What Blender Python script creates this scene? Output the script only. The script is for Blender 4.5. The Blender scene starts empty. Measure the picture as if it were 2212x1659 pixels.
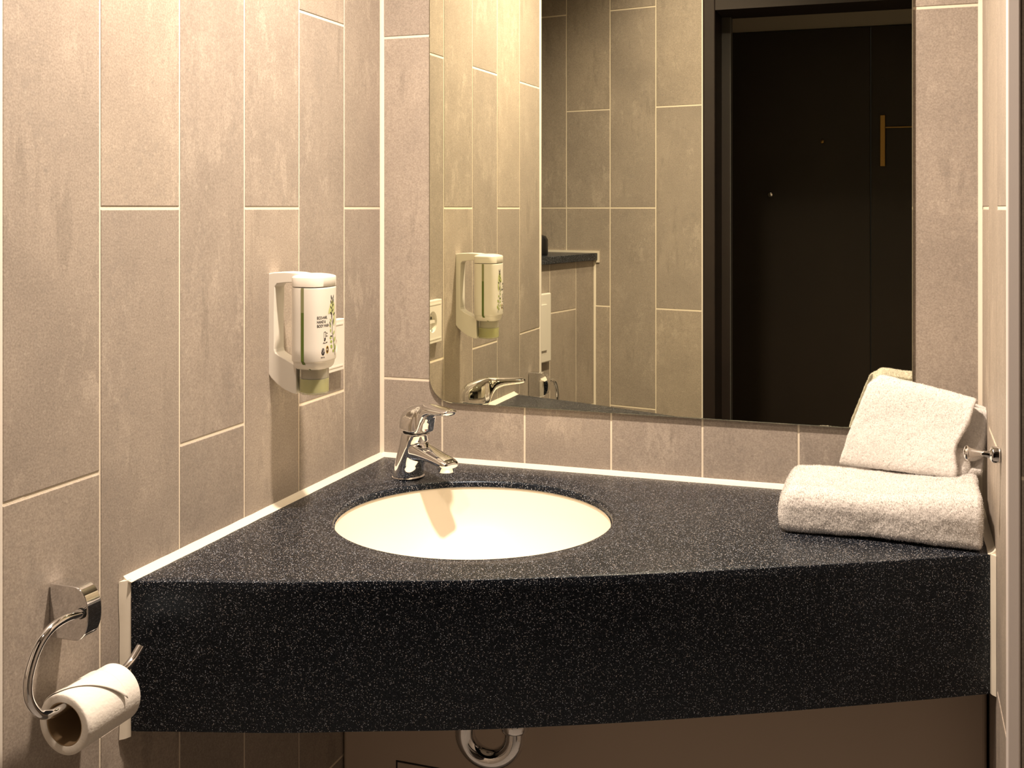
import bpy, bmesh, math, random
import numpy as np
from mathutils import Vector, Matrix, noise
SC = bpy.context.scene
COL = SC.collection
PI = math.pi
rng = np.random.default_rng(7)
random.seed(7)

# ------------------------------------------------------------------ camera
F_PX, W_PX, H_PX, HORIZON = 2399.0, 2212.0, 1659.0, 449.0
cd = bpy.data.cameras.new('camera')
cam = bpy.data.objects.new('camera', cd); COL.objects.link(cam)
cam.location = (0.8683, -1.7752, 1.30)
cam.rotation_euler = (PI / 2, 0, 0.3377)
cd.sensor_width = 36.0
cd.lens = F_PX / W_PX * 36.0
cd.shift_y = -(H_PX / 2 - HORIZON) / W_PX
cd.clip_start = 0.02
SC.camera = cam

# ------------------------------------------------------------------ world, light, exposure
w = bpy.data.worlds.new('world'); SC.world = w; w.use_nodes = True
w.node_tree.nodes['Background'].inputs[0].default_value = (1.0, 0.82, 0.66, 1)
w.node_tree.nodes['Background'].inputs[1].default_value = 0.02
SC.view_settings.view_transform = 'Standard'
SC.view_settings.look = 'None'
SC.view_settings.gamma = 1.0
SC.view_settings.use_curve_mapping = False
SC.view_settings.exposure = 0.0
WARM = (1.0, 0.80, 0.625)
def spot(name, loc, aim, power, size, blend, r, col=WARM):
    l = bpy.data.lights.new(name, 'SPOT'); l.energy = power; l.color = col
    l.spot_size = size; l.spot_blend = blend; l.shadow_soft_size = r
    o = bpy.data.objects.new(name, l); COL.objects.link(o); o.location = loc
    o.rotation_euler = (Vector(aim) - Vector(loc)).to_track_quat('-Z', 'Y').to_euler()
    return o
spot('ceiling_spot_light', (0.42, -0.56, 2.23), (0.42, -0.54, 0), 148, math.radians(150), 1.0, 0.035)
spot('ceiling_spot_light_rear', (0.28, -1.18, 2.22), (0.28, -1.18, 0), 27, math.radians(130), 0.9, 0.04)

# ------------------------------------------------------------------ materials
def newmat(name):
    m = bpy.data.materials.new(name); m.use_nodes = True
    nt = m.node_tree; b = nt.nodes['Principled BSDF']
    return m, nt, b
def N(nt, t, **kw):
    n = nt.nodes.new(t)
    for k, v in kw.items():
        if isinstance(k, str) and hasattr(n, k): setattr(n, k, v)
    return n
def L(nt, a, b): nt.links.new(a, b)
def simple(name, col, rough=0.5, metal=0.0, bump=0.0, bscale=200, spec=0.5, var=0.0, vscale=8, coat=0.0, sss=0.0):
    m, nt, b = newmat(name)
    b.inputs['Base Color'].default_value = (*col, 1); b.inputs['Roughness'].default_value = rough
    b.inputs['Metallic'].default_value = metal; b.inputs['Specular IOR Level'].default_value = spec
    b.inputs['Coat Weight'].default_value = coat
    if sss: b.inputs['Subsurface Weight'].default_value = sss; b.inputs['Subsurface Radius'].default_value = (.01, .008, .006)
    tc = N(nt, 'ShaderNodeTexCoord')
    if var:
        nz = N(nt, 'ShaderNodeTexNoise'); nz.inputs['Scale'].default_value = vscale; nz.inputs['Detail'].default_value = 5
        L(nt, tc.outputs['Object'], nz.inputs['Vector'])
        cr = N(nt, 'ShaderNodeValToRGB')
        cr.color_ramp.elements[0].position = .3; cr.color_ramp.elements[1].position = .7
        cr.color_ramp.elements[0].color = (*[c * (1 - var) for c in col], 1)
        cr.color_ramp.elements[1].color = (*[min(1, c * (1 + var)) for c in col], 1)
        L(nt, nz.outputs['Fac'], cr.inputs['Fac']); L(nt, cr.outputs['Color'], b.inputs['Base Color'])
    if bump:
        nb = N(nt, 'ShaderNodeTexNoise'); nb.inputs['Scale'].default_value = bscale; nb.inputs['Detail'].default_value = 3
        L(nt, tc.outputs['Object'], nb.inputs['Vector'])
        bp = N(nt, 'ShaderNodeBump'); bp.inputs['Strength'].default_value = bump; bp.inputs['Distance'].default_value = .001
        L(nt, nb.outputs['Fac'], bp.inputs['Height']); L(nt, bp.outputs['Normal'], b.inputs['Normal'])
    return m

def math_node(nt, op, a, b=None, clamp=False):
    n = N(nt, 'ShaderNodeMath', operation=op, use_clamp=clamp)
    for i, v in enumerate((a, b)):
        if v is None: continue
        if isinstance(v, (int, float)): n.inputs[i].default_value = v
        else: L(nt, v, n.inputs[i])
    return n.outputs[0]
def mixcol(nt, fac, a, b):
    n = N(nt, 'ShaderNodeMix', data_type='RGBA')
    if isinstance(fac, (int, float)): n.inputs[0].default_value = fac
    else: L(nt, fac, n.inputs[0])
    for i, v in ((6, a), (7, b)):
        if isinstance(v, tuple): n.inputs[i].default_value = (*v, 1)
        else: L(nt, v, n.inputs[i])
    return n.outputs[2]
def ramp(nt, src, p0, p1):
    n = N(nt, 'ShaderNodeMapRange'); n.inputs[1].default_value = p0; n.inputs[2].default_value = p1
    L(nt, src, n.inputs[0]); return n.outputs[0]

def tile_material(name='concrete_look_tile', k=1.0):
    m, nt, b = newmat(name)
    uv = N(nt, 'ShaderNodeUVMap'); uv.uv_map = 'UVMap'
    at = N(nt, 'ShaderNodeAttribute'); at.attribute_name = 'tid'
    comb = N(nt, 'ShaderNodeCombineXYZ')
    sep = N(nt, 'ShaderNodeSeparateXYZ'); L(nt, uv.outputs['UV'], sep.inputs[0])
    L(nt, sep.outputs[0], comb.inputs[0]); L(nt, sep.outputs[1], comb.inputs[1])
    L(nt, math_node(nt, 'MULTIPLY', at.outputs['Fac'], 37.0), comb.inputs[2])
    V = comb.outputs[0]
    def noi(scale, detail=4, rough=.55, stretch=None, dist=0.0):
        v = V
        if stretch:
            mp = N(nt, 'ShaderNodeMapping'); mp.inputs['Scale'].default_value = stretch
            L(nt, V, mp.inputs['Vector']); v = mp.outputs[0]
        n = N(nt, 'ShaderNodeTexNoise'); n.inputs['Scale'].default_value = scale
        n.inputs['Detail'].default_value = detail; n.inputs['Roughness'].default_value = rough
        n.inputs['Distortion'].default_value = dist
        L(nt, v, n.inputs['Vector']); return n.outputs['Fac']
    dark = (.335 * k, .297 * k, .262 * k); mid = (.42 * k, .372 * k, .325 * k); light = (.53 * k, .475 * k, .415 * k)
    c = mixcol(nt, ramp(nt, noi(7, 6, .6), .32, .68), dark, mid)
    # crisp pale worn patches, stretched along the tile
    streak = math_node(nt, 'MULTIPLY', ramp(nt, noi(34, 10, .8, (1.0, .4, 1.0), .1), .52, .56), ramp(nt, noi(6, 3), .48, .62))
    c = mixcol(nt, math_node(nt, 'MULTIPLY', streak, .5), c, light)
    # darker vertical smears
    sm = math_node(nt, 'MULTIPLY', ramp(nt, noi(30, 8, .75, (1.0, .16, 1.0), .1), .52, .60), ramp(nt, noi(7, 3), .48, .62))
    c = mixcol(nt, math_node(nt, 'MULTIPLY', sm, .5), c, (.25 * k, .222 * k, .195 * k))
    # fine grain and pits
    fine = noi(420, 3, .6)
    g = ramp(nt, fine, .3, .7)
    gm = N(nt, 'ShaderNodeMix', data_type='RGBA', blend_type='MULTIPLY'); gm.inputs[0].default_value = .85
    L(nt, c, gm.inputs[6])
    gc = mixcol(nt, g, (.74, .72, .70), (1.17, 1.16, 1.15)); L(nt, gc, gm.inputs[7]); c = gm.outputs[2]
    mid_n = noi(90, 4, .7)
    clus = math_node(nt, 'MULTIPLY', ramp(nt, noi(75, 9, .82), .50, .60), ramp(nt, noi(11, 4, .6, (1.0, .5, 1.0)), .42, .62))
    c = mixcol(nt, math_node(nt, 'MULTIPLY', clus, .45), c, (.27 * k, .245 * k, .222 * k))
    c = mixcol(nt, math_node(nt, 'MULTIPLY', ramp(nt, mid_n, .60, .72), .55), c, (.25 * k, .225 * k, .20 * k))
    c = mixcol(nt, math_node(nt, 'MULTIPLY', ramp(nt, noi(260, 3, .6), .66, .72), .5), c, light)
    c = mixcol(nt, math_node(nt, 'MULTIPLY', ramp(nt, mid_n, .40, .30), .35), c, light)
    # per-tile tone
    tone = ramp(nt, at.outputs['Fac'], 0, 1)
    tm = N(nt, 'ShaderNodeMix', data_type='RGBA', blend_type='MULTIPLY'); tm.inputs[0].default_value = 1
    L(nt, c, tm.inputs[6]); L(nt, mixcol(nt, tone, (.92, .92, .93), (1.06, 1.05, 1.03)), tm.inputs[7]); c = tm.outputs[2]
    L(nt, c, b.inputs['Base Color'])
    b.inputs['Roughness'].default_value = .55
    b.inputs['Specular IOR Level'].default_value = .35
    hb = math_node(nt, 'ADD', math_node(nt, 'MULTIPLY', fine, .5), mid_n)
    bp = N(nt, 'ShaderNodeBump'); bp.inputs['Strength'].default_value = .35; bp.inputs['Distance'].default_value = .0006
    L(nt, hb, bp.inputs['Height']); L(nt, bp.outputs['Normal'], b.inputs['Normal'])
    return m

def speckle_material():
    m, nt, b = newmat('black_speckled_stone')
    tc = N(nt, 'ShaderNodeTexCoord')
    wn = N(nt, 'ShaderNodeTexNoise'); wn.inputs['Scale'].default_value = 900; L(nt, tc.outputs['Object'], wn.inputs['Vector'])
    vm = N(nt, 'ShaderNodeVectorMath', operation='MULTIPLY_ADD'); L(nt, wn.outputs['Color'], vm.inputs[0])
    vm.inputs[1].default_value = (.0016, .0016, .0016); L(nt, tc.outputs['Object'], vm.inputs[2])
    def vor(scale, r0, r1, thr):
        v = N(nt, 'ShaderNodeTexVoronoi'); v.inputs['Scale'].default_value = scale; L(nt, vm.outputs[0], v.inputs['Vector'])
        s = N(nt, 'ShaderNodeSeparateColor'); L(nt, v.outputs['Color'], s.inputs[0])
        rad = math_node(nt, 'MULTIPLY_ADD', s.outputs[1], r1 - r0)
        rad.node.inputs[2].default_value = r0
        inside = math_node(nt, 'LESS_THAN', v.outputs['Distance'], rad)
        keep = math_node(nt, 'GREATER_THAN', s.outputs[0], thr)
        return math_node(nt, 'MULTIPLY', inside, keep), s.outputs[2]
    nz = N(nt, 'ShaderNodeTexNoise'); nz.inputs['Scale'].default_value = 300; L(nt, tc.outputs['Object'], nz.inputs['Vector'])
    base = mixcol(nt, ramp(nt, nz.outputs['Fac'], .35, .65), (.0022, .0030, .0052), (.0060, .0074, .0115))
    m1, h1 = vor(760, .16, .42, .62)
    m2, h2 = vor(1250, .2, .46, .60)
    sp = mixcol(nt, h1, (.56, .51, .48), (.58, .68, .86))
    c = mixcol(nt, math_node(nt, 'MULTIPLY', m2, .42), base, (.15, .175, .22))
    c = mixcol(nt, m1, c, sp)
    L(nt, c, b.inputs['Base Color'])
    b.inputs['Roughness'].default_value = .32
    b.inputs['Specular IOR Level'].default_value = .33
    b.inputs['Specular Tint'].default_value = (.62, .78, 1.0, 1)
    return m

M = {}
M['tile'] = tile_material()
M['grout'] = simple('cream_grout', (.86, .78, .64), .85, bump=.3, bscale=600)
M['stone'] = speckle_material()
M['sealant'] = simple('cream_silicone', (.80, .74, .63), .38, bump=.25, bscale=60)
M['basin'] = simple('cream_basin', (.85, .79, .67), .42)
M['chrome'] = simple('polished_chrome', (.80, .80, .81), .045, 1.0)
M['mirror'] = simple('mirror_silver', (.84, .84, .68), .0, 1.0)
M['mirror_edge'] = simple('mirror_glass_edge', (.16, .18, .13), .15, .3)
M['white_plastic'] = simple('white_plastic', (.80, .77, .70), .28, sss=.0)
M['white_trim'] = simple('white_trim', (.84, .80, .74), .4)
M['grey_trim'] = simple('satin_metal_trim', (.78, .73, .71), .42, 0)
M['dark_wood'] = simple('dark_brown_lacquer', (.017, .011, .010), .42, var=.12)
M['hall_panel'] = simple('dark_brown_door_panel', (.040, .028, .021), .5, var=.15, vscale=3)
M['brass'] = simple('brass', (.52, .33, .10), .35, .9)
M['hall_wall'] = simple('hall_plaster', (.62, .56, .48), .9)
M['paint'] = simple('beige_painted_panel', (.60, .50, .41), .6, bump=.1, bscale=80)
M['ceiling'] = simple('white_ceiling_paint', (.78, .75, .70), .9)
M['floor'] = simple('dark_floor_tile', (.27, .25, .23), .5, var=.2, vscale=20)
M['seal'] = simple('grey_door_seal', (.10, .10, .10), .5)
M['black'] = simple('black_ink', (.012, .011, .012), .5)
M['dark_gap'] = simple('dark_rubber', (.012, .012, .012), .7)
M['leaf'] = simple('green_ink', (.33, .42, .10), .5)
M['leaf_pale'] = simple('pale_green_ink', (.52, .57, .26), .5)
M['stripe'] = simple('olive_stripe', (.10, .15, .022), .35)
M['stripe_pale'] = simple('pale_olive_stripe', (.26, .27, .13), .35)
M['badge_brown'] = simple('brown_ink', (.07, .025, .012), .5)
M['badge_yellow'] = simple('yellow_ink', (.72, .55, .02), .5)
M['grey_ink'] = simple('grey_ink', (.32, .31, .31), .5)
M['red'] = simple('red_dot', (.35, .03, .02), .3)
M['blue'] = simple('blue_dot', (.02, .10, .35), .3)
M['paper'] = simple('tissue_paper', (.80, .77, .72), .9, bump=.5, bscale=260)
M['card'] = simple('cardboard_core', (.30, .21, .12), .9)
M['bottle_dark'] = simple('dark_bottle', (.012, .011, .012), .3)

def towel_material():
    m, nt, b = newmat('white_terry')
    tc = N(nt, 'ShaderNodeTexCoord')
    nz = N(nt, 'ShaderNodeTexNoise'); nz.inputs['Scale'].default_value = 420; nz.inputs['Detail'].default_value = 4
    L(nt, tc.outputs['Object'], nz.inputs['Vector'])
    c = mixcol(nt, ramp(nt, nz.outputs['Fac'], .3, .7), (.60, .58, .565), (.73, .71, .69))
    L(nt, c, b.inputs['Base Color']); b.inputs['Roughness'].default_value = .95
    b.inputs['Specular IOR Level'].default_value = .1
    b.inputs['Sheen Weight'].default_value = .25
    bp = N(nt, 'ShaderNodeBump'); bp.inputs['Strength'].default_value = .6; bp.inputs['Distance'].default_value = .0012
    L(nt, nz.outputs['Fac'], bp.inputs['Height']); L(nt, bp.outputs['Normal'], b.inputs['Normal'])
    return m
M['terry'] = towel_material()
def glass_like(name, col, rough, trans, ior=1.45):
    m, nt, b = newmat(name)
    b.inputs['Base Color'].default_value = (*col, 1); b.inputs['Roughness'].default_value = rough
    b.inputs['Transmission Weight'].default_value = trans; b.inputs['IOR'].default_value = ior
    return m
M['clear'] = glass_like('clear_plastic', (.92, .92, .84), .08, .82, 1.2)
M['soap'] = simple('green_soap', (.42, .42, .10), .2)

# ------------------------------------------------------------------ mesh helpers
def link(name, verts, faces, mats, parent=None, mi=None, smooth=False, angle=None):
    me = bpy.data.meshes.new(name)
    me.from_pydata([tuple(v) for v in verts], [], [tuple(f) for f in faces]); me.update()
    if not isinstance(mats, (list, tuple)): mats = [mats]
    for m in mats: me.materials.append(m)
    if mi is not None: me.polygons.foreach_set('material_index', mi)
    if smooth:
        me.shade_smooth()
        if angle: me.set_sharp_from_angle(angle=math.radians(angle))
    o = bpy.data.objects.new(name, me); COL.objects.link(o)
    if parent: o.parent = parent
    return o
def tag(o, label=None, cat=None, group=None, kind=None):
    if label: o['label'] = label
    if cat: o['category'] = cat
    if group: o['group'] = group
    if kind: o['kind'] = kind
    return o
def thing(name, label, cat, loc=(0, 0, 0), group=None):
    o = bpy.data.objects.new(name, None); COL.objects.link(o); o.location = loc
    o.empty_display_size = .02
    return tag(o, label, cat, group)
def local(o, parent):
    """mesh verts were written in world space: move them into the parent's frame"""
    o.parent = parent
    o.data.transform(Matrix.Translation(-Vector(parent.location)))
    return o
class MB:
    def __init__(s): s.v = []; s.f = []; s.m = []
    def add(s, v, f, m=0):
        n = len(s.v); s.v += [tuple(p) for p in v]; s.f += [tuple(i + n for i in q) for q in f]; s.m += [m] * len(f)
    def box(s, x0, x1, y0, y1, z0, z1, m=0):
        s.add([(x0, y0, z0), (x1, y0, z0), (x1, y1, z0), (x0, y1, z0), (x0, y0, z1), (x1, y0, z1), (x1, y1, z1), (x0, y1, z1)],
              [(0, 3, 2, 1), (4, 5, 6, 7), (0, 1, 5, 4), (1, 2, 6, 5), (2, 3, 7, 6), (3, 0, 4, 7)], m)
    def prism(s, pts, o, e, m=0):
        """closed polygon pts (3-D) extruded by vector e"""
        n = len(pts); a = [tuple(p) for p in pts]; b = [tuple(Vector(p) + Vector(e)) for p in pts]
        s.add(a + b, [tuple(range(n))[::-1], tuple(range(n, 2 * n))] + [(i, (i + 1) % n, n + (i + 1) % n, n + i) for i in range(n)], m)
    def loft(s, rings, m=0, cap=True, closed=True):
        n = len(rings[0]); v = [p for r in rings for p in r]; f = []
        for i in range(len(rings) - 1):
            for j in range(n if closed else n - 1):
                k = (j + 1) % n
                f.append((i * n + j, i * n + k, (i + 1) * n + k, (i + 1) * n + j))
        if cap:
            f.append(tuple(range(n))[::-1]); f.append(tuple((len(rings) - 1) * n + j for j in range(n)))
        s.add(v, f, m)
    def lathe(s, prof, c, ax=(0, 0, 1), seg=48, m=0, cap=True):
        ax = Vector(ax).normalized(); u = ax.orthogonal().normalized(); w_ = ax.cross(u)
        rings = [[Vector(c) + ax * h + (u * math.cos(2 * PI * j / seg) + w_ * math.sin(2 * PI * j / seg)) * max(r, 1e-5) for j in range(seg)] for r, h in prof]
        s.loft(rings, m, cap)
    def tube(s, path, r, seg=24, m=0):
        P = [Vector(p) for p in path]; rings = []; up = None
        for i, p in enumerate(P):
            t = (P[min(i + 1, len(P) - 1)] - P[max(i - 1, 0)]).normalized()
            if up is None: up = t.orthogonal().normalized()
            up = (up - t * up.dot(t)).normalized(); b = t.cross(up)
            rr = r[i] if isinstance(r, (list, tuple)) else r
            rings.append([p + (up * math.cos(2 * PI * j / seg) + b * math.sin(2 * PI * j / seg)) * rr for j in range(seg)])
        s.loft(rings, m)
    def build(s, name, mats, parent=None, smooth=True, angle=35, fix=True):
        o = link(name, s.v, s.f, mats, None, s.m)
        if fix:
            bm = bmesh.new(); bm.from_mesh(o.data)
            bmesh.ops.recalc_face_normals(bm, faces=bm.faces); bm.to_mesh(o.data); bm.free()
        if smooth:
            o.data.shade_smooth(); o.data.set_sharp_from_angle(angle=math.radians(angle))
        if parent: local(o, parent)
        return o
def spline(pts, n=8):
    """Catmull-Rom"""
    P = [np.array(p, float) for p in pts]; P = [2 * P[0] - P[1]] + P + [2 * P[-1] - P[-2]]; out = []
    for i in range(1, len(P) - 2):
        for k in range(n):
            t = k / n
            out.append(.5 * ((2 * P[i]) + (-P[i - 1] + P[i + 1]) * t + (2 * P[i - 1] - 5 * P[i] + 4 * P[i + 1] - P[i + 2]) * t * t + (-P[i - 1] + 3 * P[i] - 3 * P[i + 1] + P[i + 2]) * t ** 3))
    out.append(P[-2]); return out
def bevel(o, wdt, seg=3, ang=40):
    b = o.modifiers.new('bevel', 'BEVEL'); b.width = wdt; b.segments = seg; b.limit_method = 'ANGLE'; b.angle_limit = math.radians(ang)
    b.harden_normals = False
    return o

# ------------------------------------------------------------------ tiled walls
GD = .0008   # grout sits this far behind the tile face
def tile_wall(name, o2, u, n, cols, joints, z0, z1, gw=.0028, gh=.0042, back=.05):
    """o2: 2-D origin, u: 2-D direction, n: 2-D normal; cols: list of u boundaries; joints[i]: z of the joints of column i"""
    verts = []; faces = []; mi = []; uvs = []; tid = []
    def P(s, z, d): return (o2[0] + u[0] * s + n[0] * d, o2[1] + u[1] * s + n[1] * d, z)
    def quad(a, b, c, d, m, t, uv):
        k = len(verts); verts.extend((a, b, c, d)); faces.append((k, k + 1, k + 2, k + 3)); mi.append(m); uvs.extend(uv); tid.append(t)
    s0, s1 = cols[0], cols[-1]
    quad(P(s0, z0, -GD), P(s1, z0, -GD), P(s1, z1, -GD), P(s0, z1, -GD), 1, 0, [(s0, z0), (s1, z0), (s1, z1), (s0, z1)])
    # solid back
    quad(P(s0, z0, -back), P(s0, z1, -back), P(s1, z1, -back), P(s1, z0, -back), 1, 0, [(0, 0)] * 4)
    quad(P(s0, z0, -back), P(s0, z0, -GD), P(s0, z1, -GD), P(s0, z1, -back), 1, 0, [(0, 0)] * 4)
    quad(P(s1, z0, -GD), P(s1, z0, -back), P(s1, z1, -back), P(s1, z1, -GD), 1, 0, [(0, 0)] * 4)
    quad(P(s0, z1, -GD), P(s1, z1, -GD), P(s1, z1, -back), P(s0, z1, -back), 1, 0, [(0, 0)] * 4)
    r = random.Random(name)
    ch = .0007
    for ci in range(len(cols) - 1):
        a = cols[ci] + (gw / 2 if ci else 0); b = cols[ci + 1] - (gw / 2 if ci < len(cols) - 2 else 0)
        zs = [z0] + sorted(j_ for j_ in joints[ci] if z0 + .01 < j_ < z1 - .01) + [z1]
        for k in range(len(zs) - 1):
            c = zs[k] + (gh / 2 if k else 0); d = zs[k + 1] - (gh / 2 if k < len(zs) - 2 else 0)
            t = r.random(); ou, ov = r.random() * 9, r.random() * 9
            dz = r.uniform(-.0002, .0002)
            def uv(*pp): return [(ou + s, ov + z) for s, z in pp]
            A = [(a, c), (b, c), (b, d), (a, d)]; B = [(a + ch, c + ch), (b - ch, c + ch), (b - ch, d - ch), (a + ch, d - ch)]
            quad(*[P(*q, dz) for q in B], 0, t, uv(*B))
            for i in range(4):
                j = (i + 1) % 4
                quad(P(*A[i], dz - ch * .8), P(*A[j], dz - ch * .8), P(*B[j], dz), P(*B[i], dz), 0, t, uv(A[i], A[j], B[j], B[i]))
                quad(P(*A[i], -GD), P(*A[j], -GD), P(*A[j], dz - ch * .8), P(*A[i], dz - ch * .8), 0, t, uv(A[i], A[j], A[j], A[i]))
    o = link(name, verts, faces, [M['tile'], M['grout']], None, mi)
    me = o.data
    ul = me.uv_layers.new(name='UVMap'); ul.data.foreach_set('uv', np.array(uvs, dtype=np.float32).ravel())
    at = me.attributes.new('tid', 'FLOAT', 'FACE'); at.data.foreach_set('value', np.array(tid, dtype=np.float32))
    return tag(o, kind='structure')
ZC = 2.25
ODD = [.4, 1.0, 1.6, 2.2]; EVEN = [.1, .7, 1.3, 1.9]
lw = np.array([.0123, -.9999]); ln = np.array([.9999, .0123])
tile_wall('wall_back', (0, 0), (1, 0), (0, -1), [0, .1166, .2673, .4174, .5672, .7167, .8667, .98],
          [ODD, EVEN, ODD, EVEN, ODD, EVEN, ODD], 0, ZC, gw=.0032)
tile_wall('wall_left', (0, 0), tuple(lw), tuple(ln), [0, .1406, .2889, .4406, .590, .740, .8865],
          [EVEN, ODD, EVEN, ODD, EVEN, ODD], 0, ZC)
tile_wall('wall_right', (.98, 0), (0, -1), (-1, 0), [0, .128, .270, .413],
          [EVEN, ODD, EVEN], 0, ZC)
tile_wall('wall_right_front', (.9935, -.426), (1, 0), (0, -1), [0, .143, .293, .443, .5065],
          [ODD, EVEN, ODD, EVEN], 0, ZC)
A0 = np.array([-.1171, -1.5545]); au = np.array([.9808, .1951]); an = np.array([-.1951, .9808])
tile_wall('wall_front_left', tuple(A0), tuple(au), tuple(an), [-.75, -.6, -.45, -.3, -.15, 0, .15, .3, .443],
          [EVEN, ODD, EVEN, ODD, EVEN, ODD[:2] + [1.3] + ODD[2:], EVEN, ODD], 0, ZC)
# wall closing the alcove behind the end of the left wall
tile_wall('wall_alcove', (.010, -.8975), (-1, 0), (0, -1), [0, .15, .30, .45, .60, .75, .90], [EVEN, ODD] * 3, 0, ZC, back=.04)
tile_wall('wall_alcove_end', (-.86, -1.72), (0, 1), (1, 0), [0, .15, .30, .45, .60, .75, .83], [EVEN, ODD] * 3, 0, ZC)
# the wall on the doorway side, right of the camera
tile_wall('wall_front_right', (1.50, -.40), (0, -1), (-1, 0), [0, .15, .30, .45, .60, .75, .90, 1.07], [EVEN, ODD, EVEN, ODD, EVEN, ODD, EVEN], 0, ZC)

def struct(o): return tag(o, kind='structure')
b = MB(); b.box(-1.0, 1.6, -3.6, .06, -.05, 0); struct(b.build('floor', M['floor'], smooth=False))
b = MB(); b.box(-1.0, 1.6, -1.70, .06, ZC + .001, ZC + .06); struct(b.build('ceiling', M['ceiling'], smooth=False))

# outer-corner trims: L-shaped profiles with a rounded nose
def trim(name, x0, x1, y0, y1, mat, r=.002):
    b = MB(); b.box(x0, x1, y0, y1, 0, ZC); o = b.build(name, mat, smooth=False); bevel(o, r, 3); return struct(o)
trim('trim_1', -.012, .0125, -.8995, -.8875, M['white_trim'])
trim('trim_2', .9785, .9925, -.4275, -.4135, M['grey_trim'])
# silicone in the wall corners
def fillet(name, c, d1, d2, r, z0, z1, seg=6):
    """quarter-concave bead in the vertical corner c, legs along d1 and d2"""
    b = MB(); c = np.array(c); d1 = np.array(d1); d2 = np.array(d2)
    prof = [c + d1 * r]
    for i in range(1, seg):
        t = i / seg; p = (1 - t) ** 2 * (d1 * r) + 2 * t * (1 - t) * (d1 + d2) * r * .22 + t * t * (d2 * r); prof.append(c + p)
    prof.append(c + d2 * r); prof.append(c - (d1 + d2) * .001)
    b.prism([(p[0], p[1], z0) for p in prof], None, (0, 0, z1 - z0)); return b.build(name, M['sealant'], angle=50)
struct(fillet('trim_3', (0, 0), (1, 0), tuple(lw), .0058, .8645, ZC))
struct(fillet('trim_4', (.98, 0), (-1, 0), (0, -1), .0058, .8645, ZC))

# boxed-in cistern with its speckled ledge (seen in the mirror)
bd = np.array([-.195, .981]); bn = np.array([.981, .195]); Cc = np.array([-.022, -1.536])
tile_wall('wall_cistern_casing', tuple(Cc), tuple(bd), tuple(bn), [0, .123, .285, .435, .585, .65], [EVEN, ODD, EVEN, ODD, EVEN], 0, 1.1395, back=.02)
b = MB()
q = [Cc + bn * .012 + bd * .003, Cc + bn * .012 + bd * .652, Cc - bn * .26 + bd * .60, Cc - bn * .26 + bd * .003]
q = [(p[0], p[1]) for p in q]
b.prism([(x, y, 1.1405) for x, y in q], None, (0, 0, .0215))
t = thing('ledge_shelf', 'black speckled stone ledge on the tiled casing, seen only in the mirror', 'shelf', (q[0][0], q[0][1], 1.1405))
ob = b.build('slab', M['stone'], t, smooth=False); bevel(ob, .0015, 2)
b = MB(); s0 = Cc - bn * .25; s1 = Cc + bn * .018
b.add([(*(s1 + an * .001), 1.133), (*(s1 + an * .001), 1.1685), (*(s0 + an * .001), 1.1685), (*(s0 + an * .001), 1.133),
       (*(s1 + an * .0045), 1.133), (*(s1 + an * .0045), 1.1685), (*(s0 + an * .0045), 1.1685), (*(s0 + an * .0045), 1.133)],
      [(0, 1, 2, 3), (4, 5, 6, 7), (0, 1, 5, 4), (1, 2, 6, 5), (2, 3, 7, 6), (3, 0, 4, 7)])
b.build('sealant', M['sealant'], t)
struct(fillet('trim_5', tuple(Cc), tuple(bn), tuple(bd), .006, 0, 1.138))
# flush plate
t = thing('flush_plate', 'cream rectangular flush plate on the tiled casing, reflected beside the white wall edge', 'flush plate', (-.085, -1.225, .866))
def onbox(s, z, d): p = Cc + bd * s + bn * d; return (p[0], p[1], z)
b = MB(); s_a = .300; s_b = .46
b.prism([onbox(s_a, .866, .001), onbox(s_b, .866, .001), onbox(s_b, 1.060, .001), onbox(s_a, 1.060, .001)], None, tuple(bn * .012) + (0,))
ob = b.build('plate', M['white_plastic'], t, smooth=False); bevel(ob, .004, 3)
b = MB(); b.prism([onbox(.33, .90, .0135), onbox(.43, .90, .0135), onbox(.43, 1.03, .0135), onbox(.33, 1.03, .0135)], None, tuple(bn * .003) + (0,))
ob = b.build('button', M['white_plastic'], t, smooth=False); bevel(ob, .002, 2)
# small dark bottle on the ledge
pb = Cc + bd * .250 - bn * .055
t = tag(thing('ledge_bottle', 'small black pump bottle on the ledge, half hidden by the wall edge in the mirror', 'bottle', (pb[0], pb[1], 1.1622)))
b = MB(); b.lathe([(.0, 0), (.024, 0), (.026, .004), (.026, .045), (.020, .056), (.009, .060)], (pb[0], pb[1], 1.1622), m=0); b.build('body', M['bottle_dark'], t)
b = MB(); b.lathe([(.0085, .0601), (.0085, .088), (.0, .089)], (pb[0], pb[1], 1.1622)); b.build('neck', M['card'], t)

# ------------------------------------------------------------------ doorway and hall
JY = -1.468
b = MB()
b.box(.319, .3225, JY - .10, JY + .004, 0, ZC)     # pale edge strip of the tiled wall
struct(b.build('trim_6', M['white_trim'], smooth=False))
b = MB(); b.box(.3235, .358, JY - .16, JY + .006, 0, ZC)
o = b.build('door_1', M['dark_wood'], smooth=False)
b2 = MB(); b2.box(.3585, 1.28, JY - .16, JY + .006, 1.872, ZC); b2.box(1.2805, 1.4485, JY - .16, JY + .006, 0, ZC)
struct(o); bevel(o, .003, 2)
hd = b2.build('door_head', M['dark_wood'], o, smooth=False)
b3 = MB(); b3.box(.3582, .3835, JY - .16, JY - .12, 0, 1.871)
b3.build('door_stop', M['dark_wood'], o, smooth=False)
b3 = MB(); b3.box(.3836, .3850, JY - .158, JY - .119, 0, 1.871); b3.build('seal_strip', M['seal'], o, smooth=False)
HY = -2.80
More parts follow.
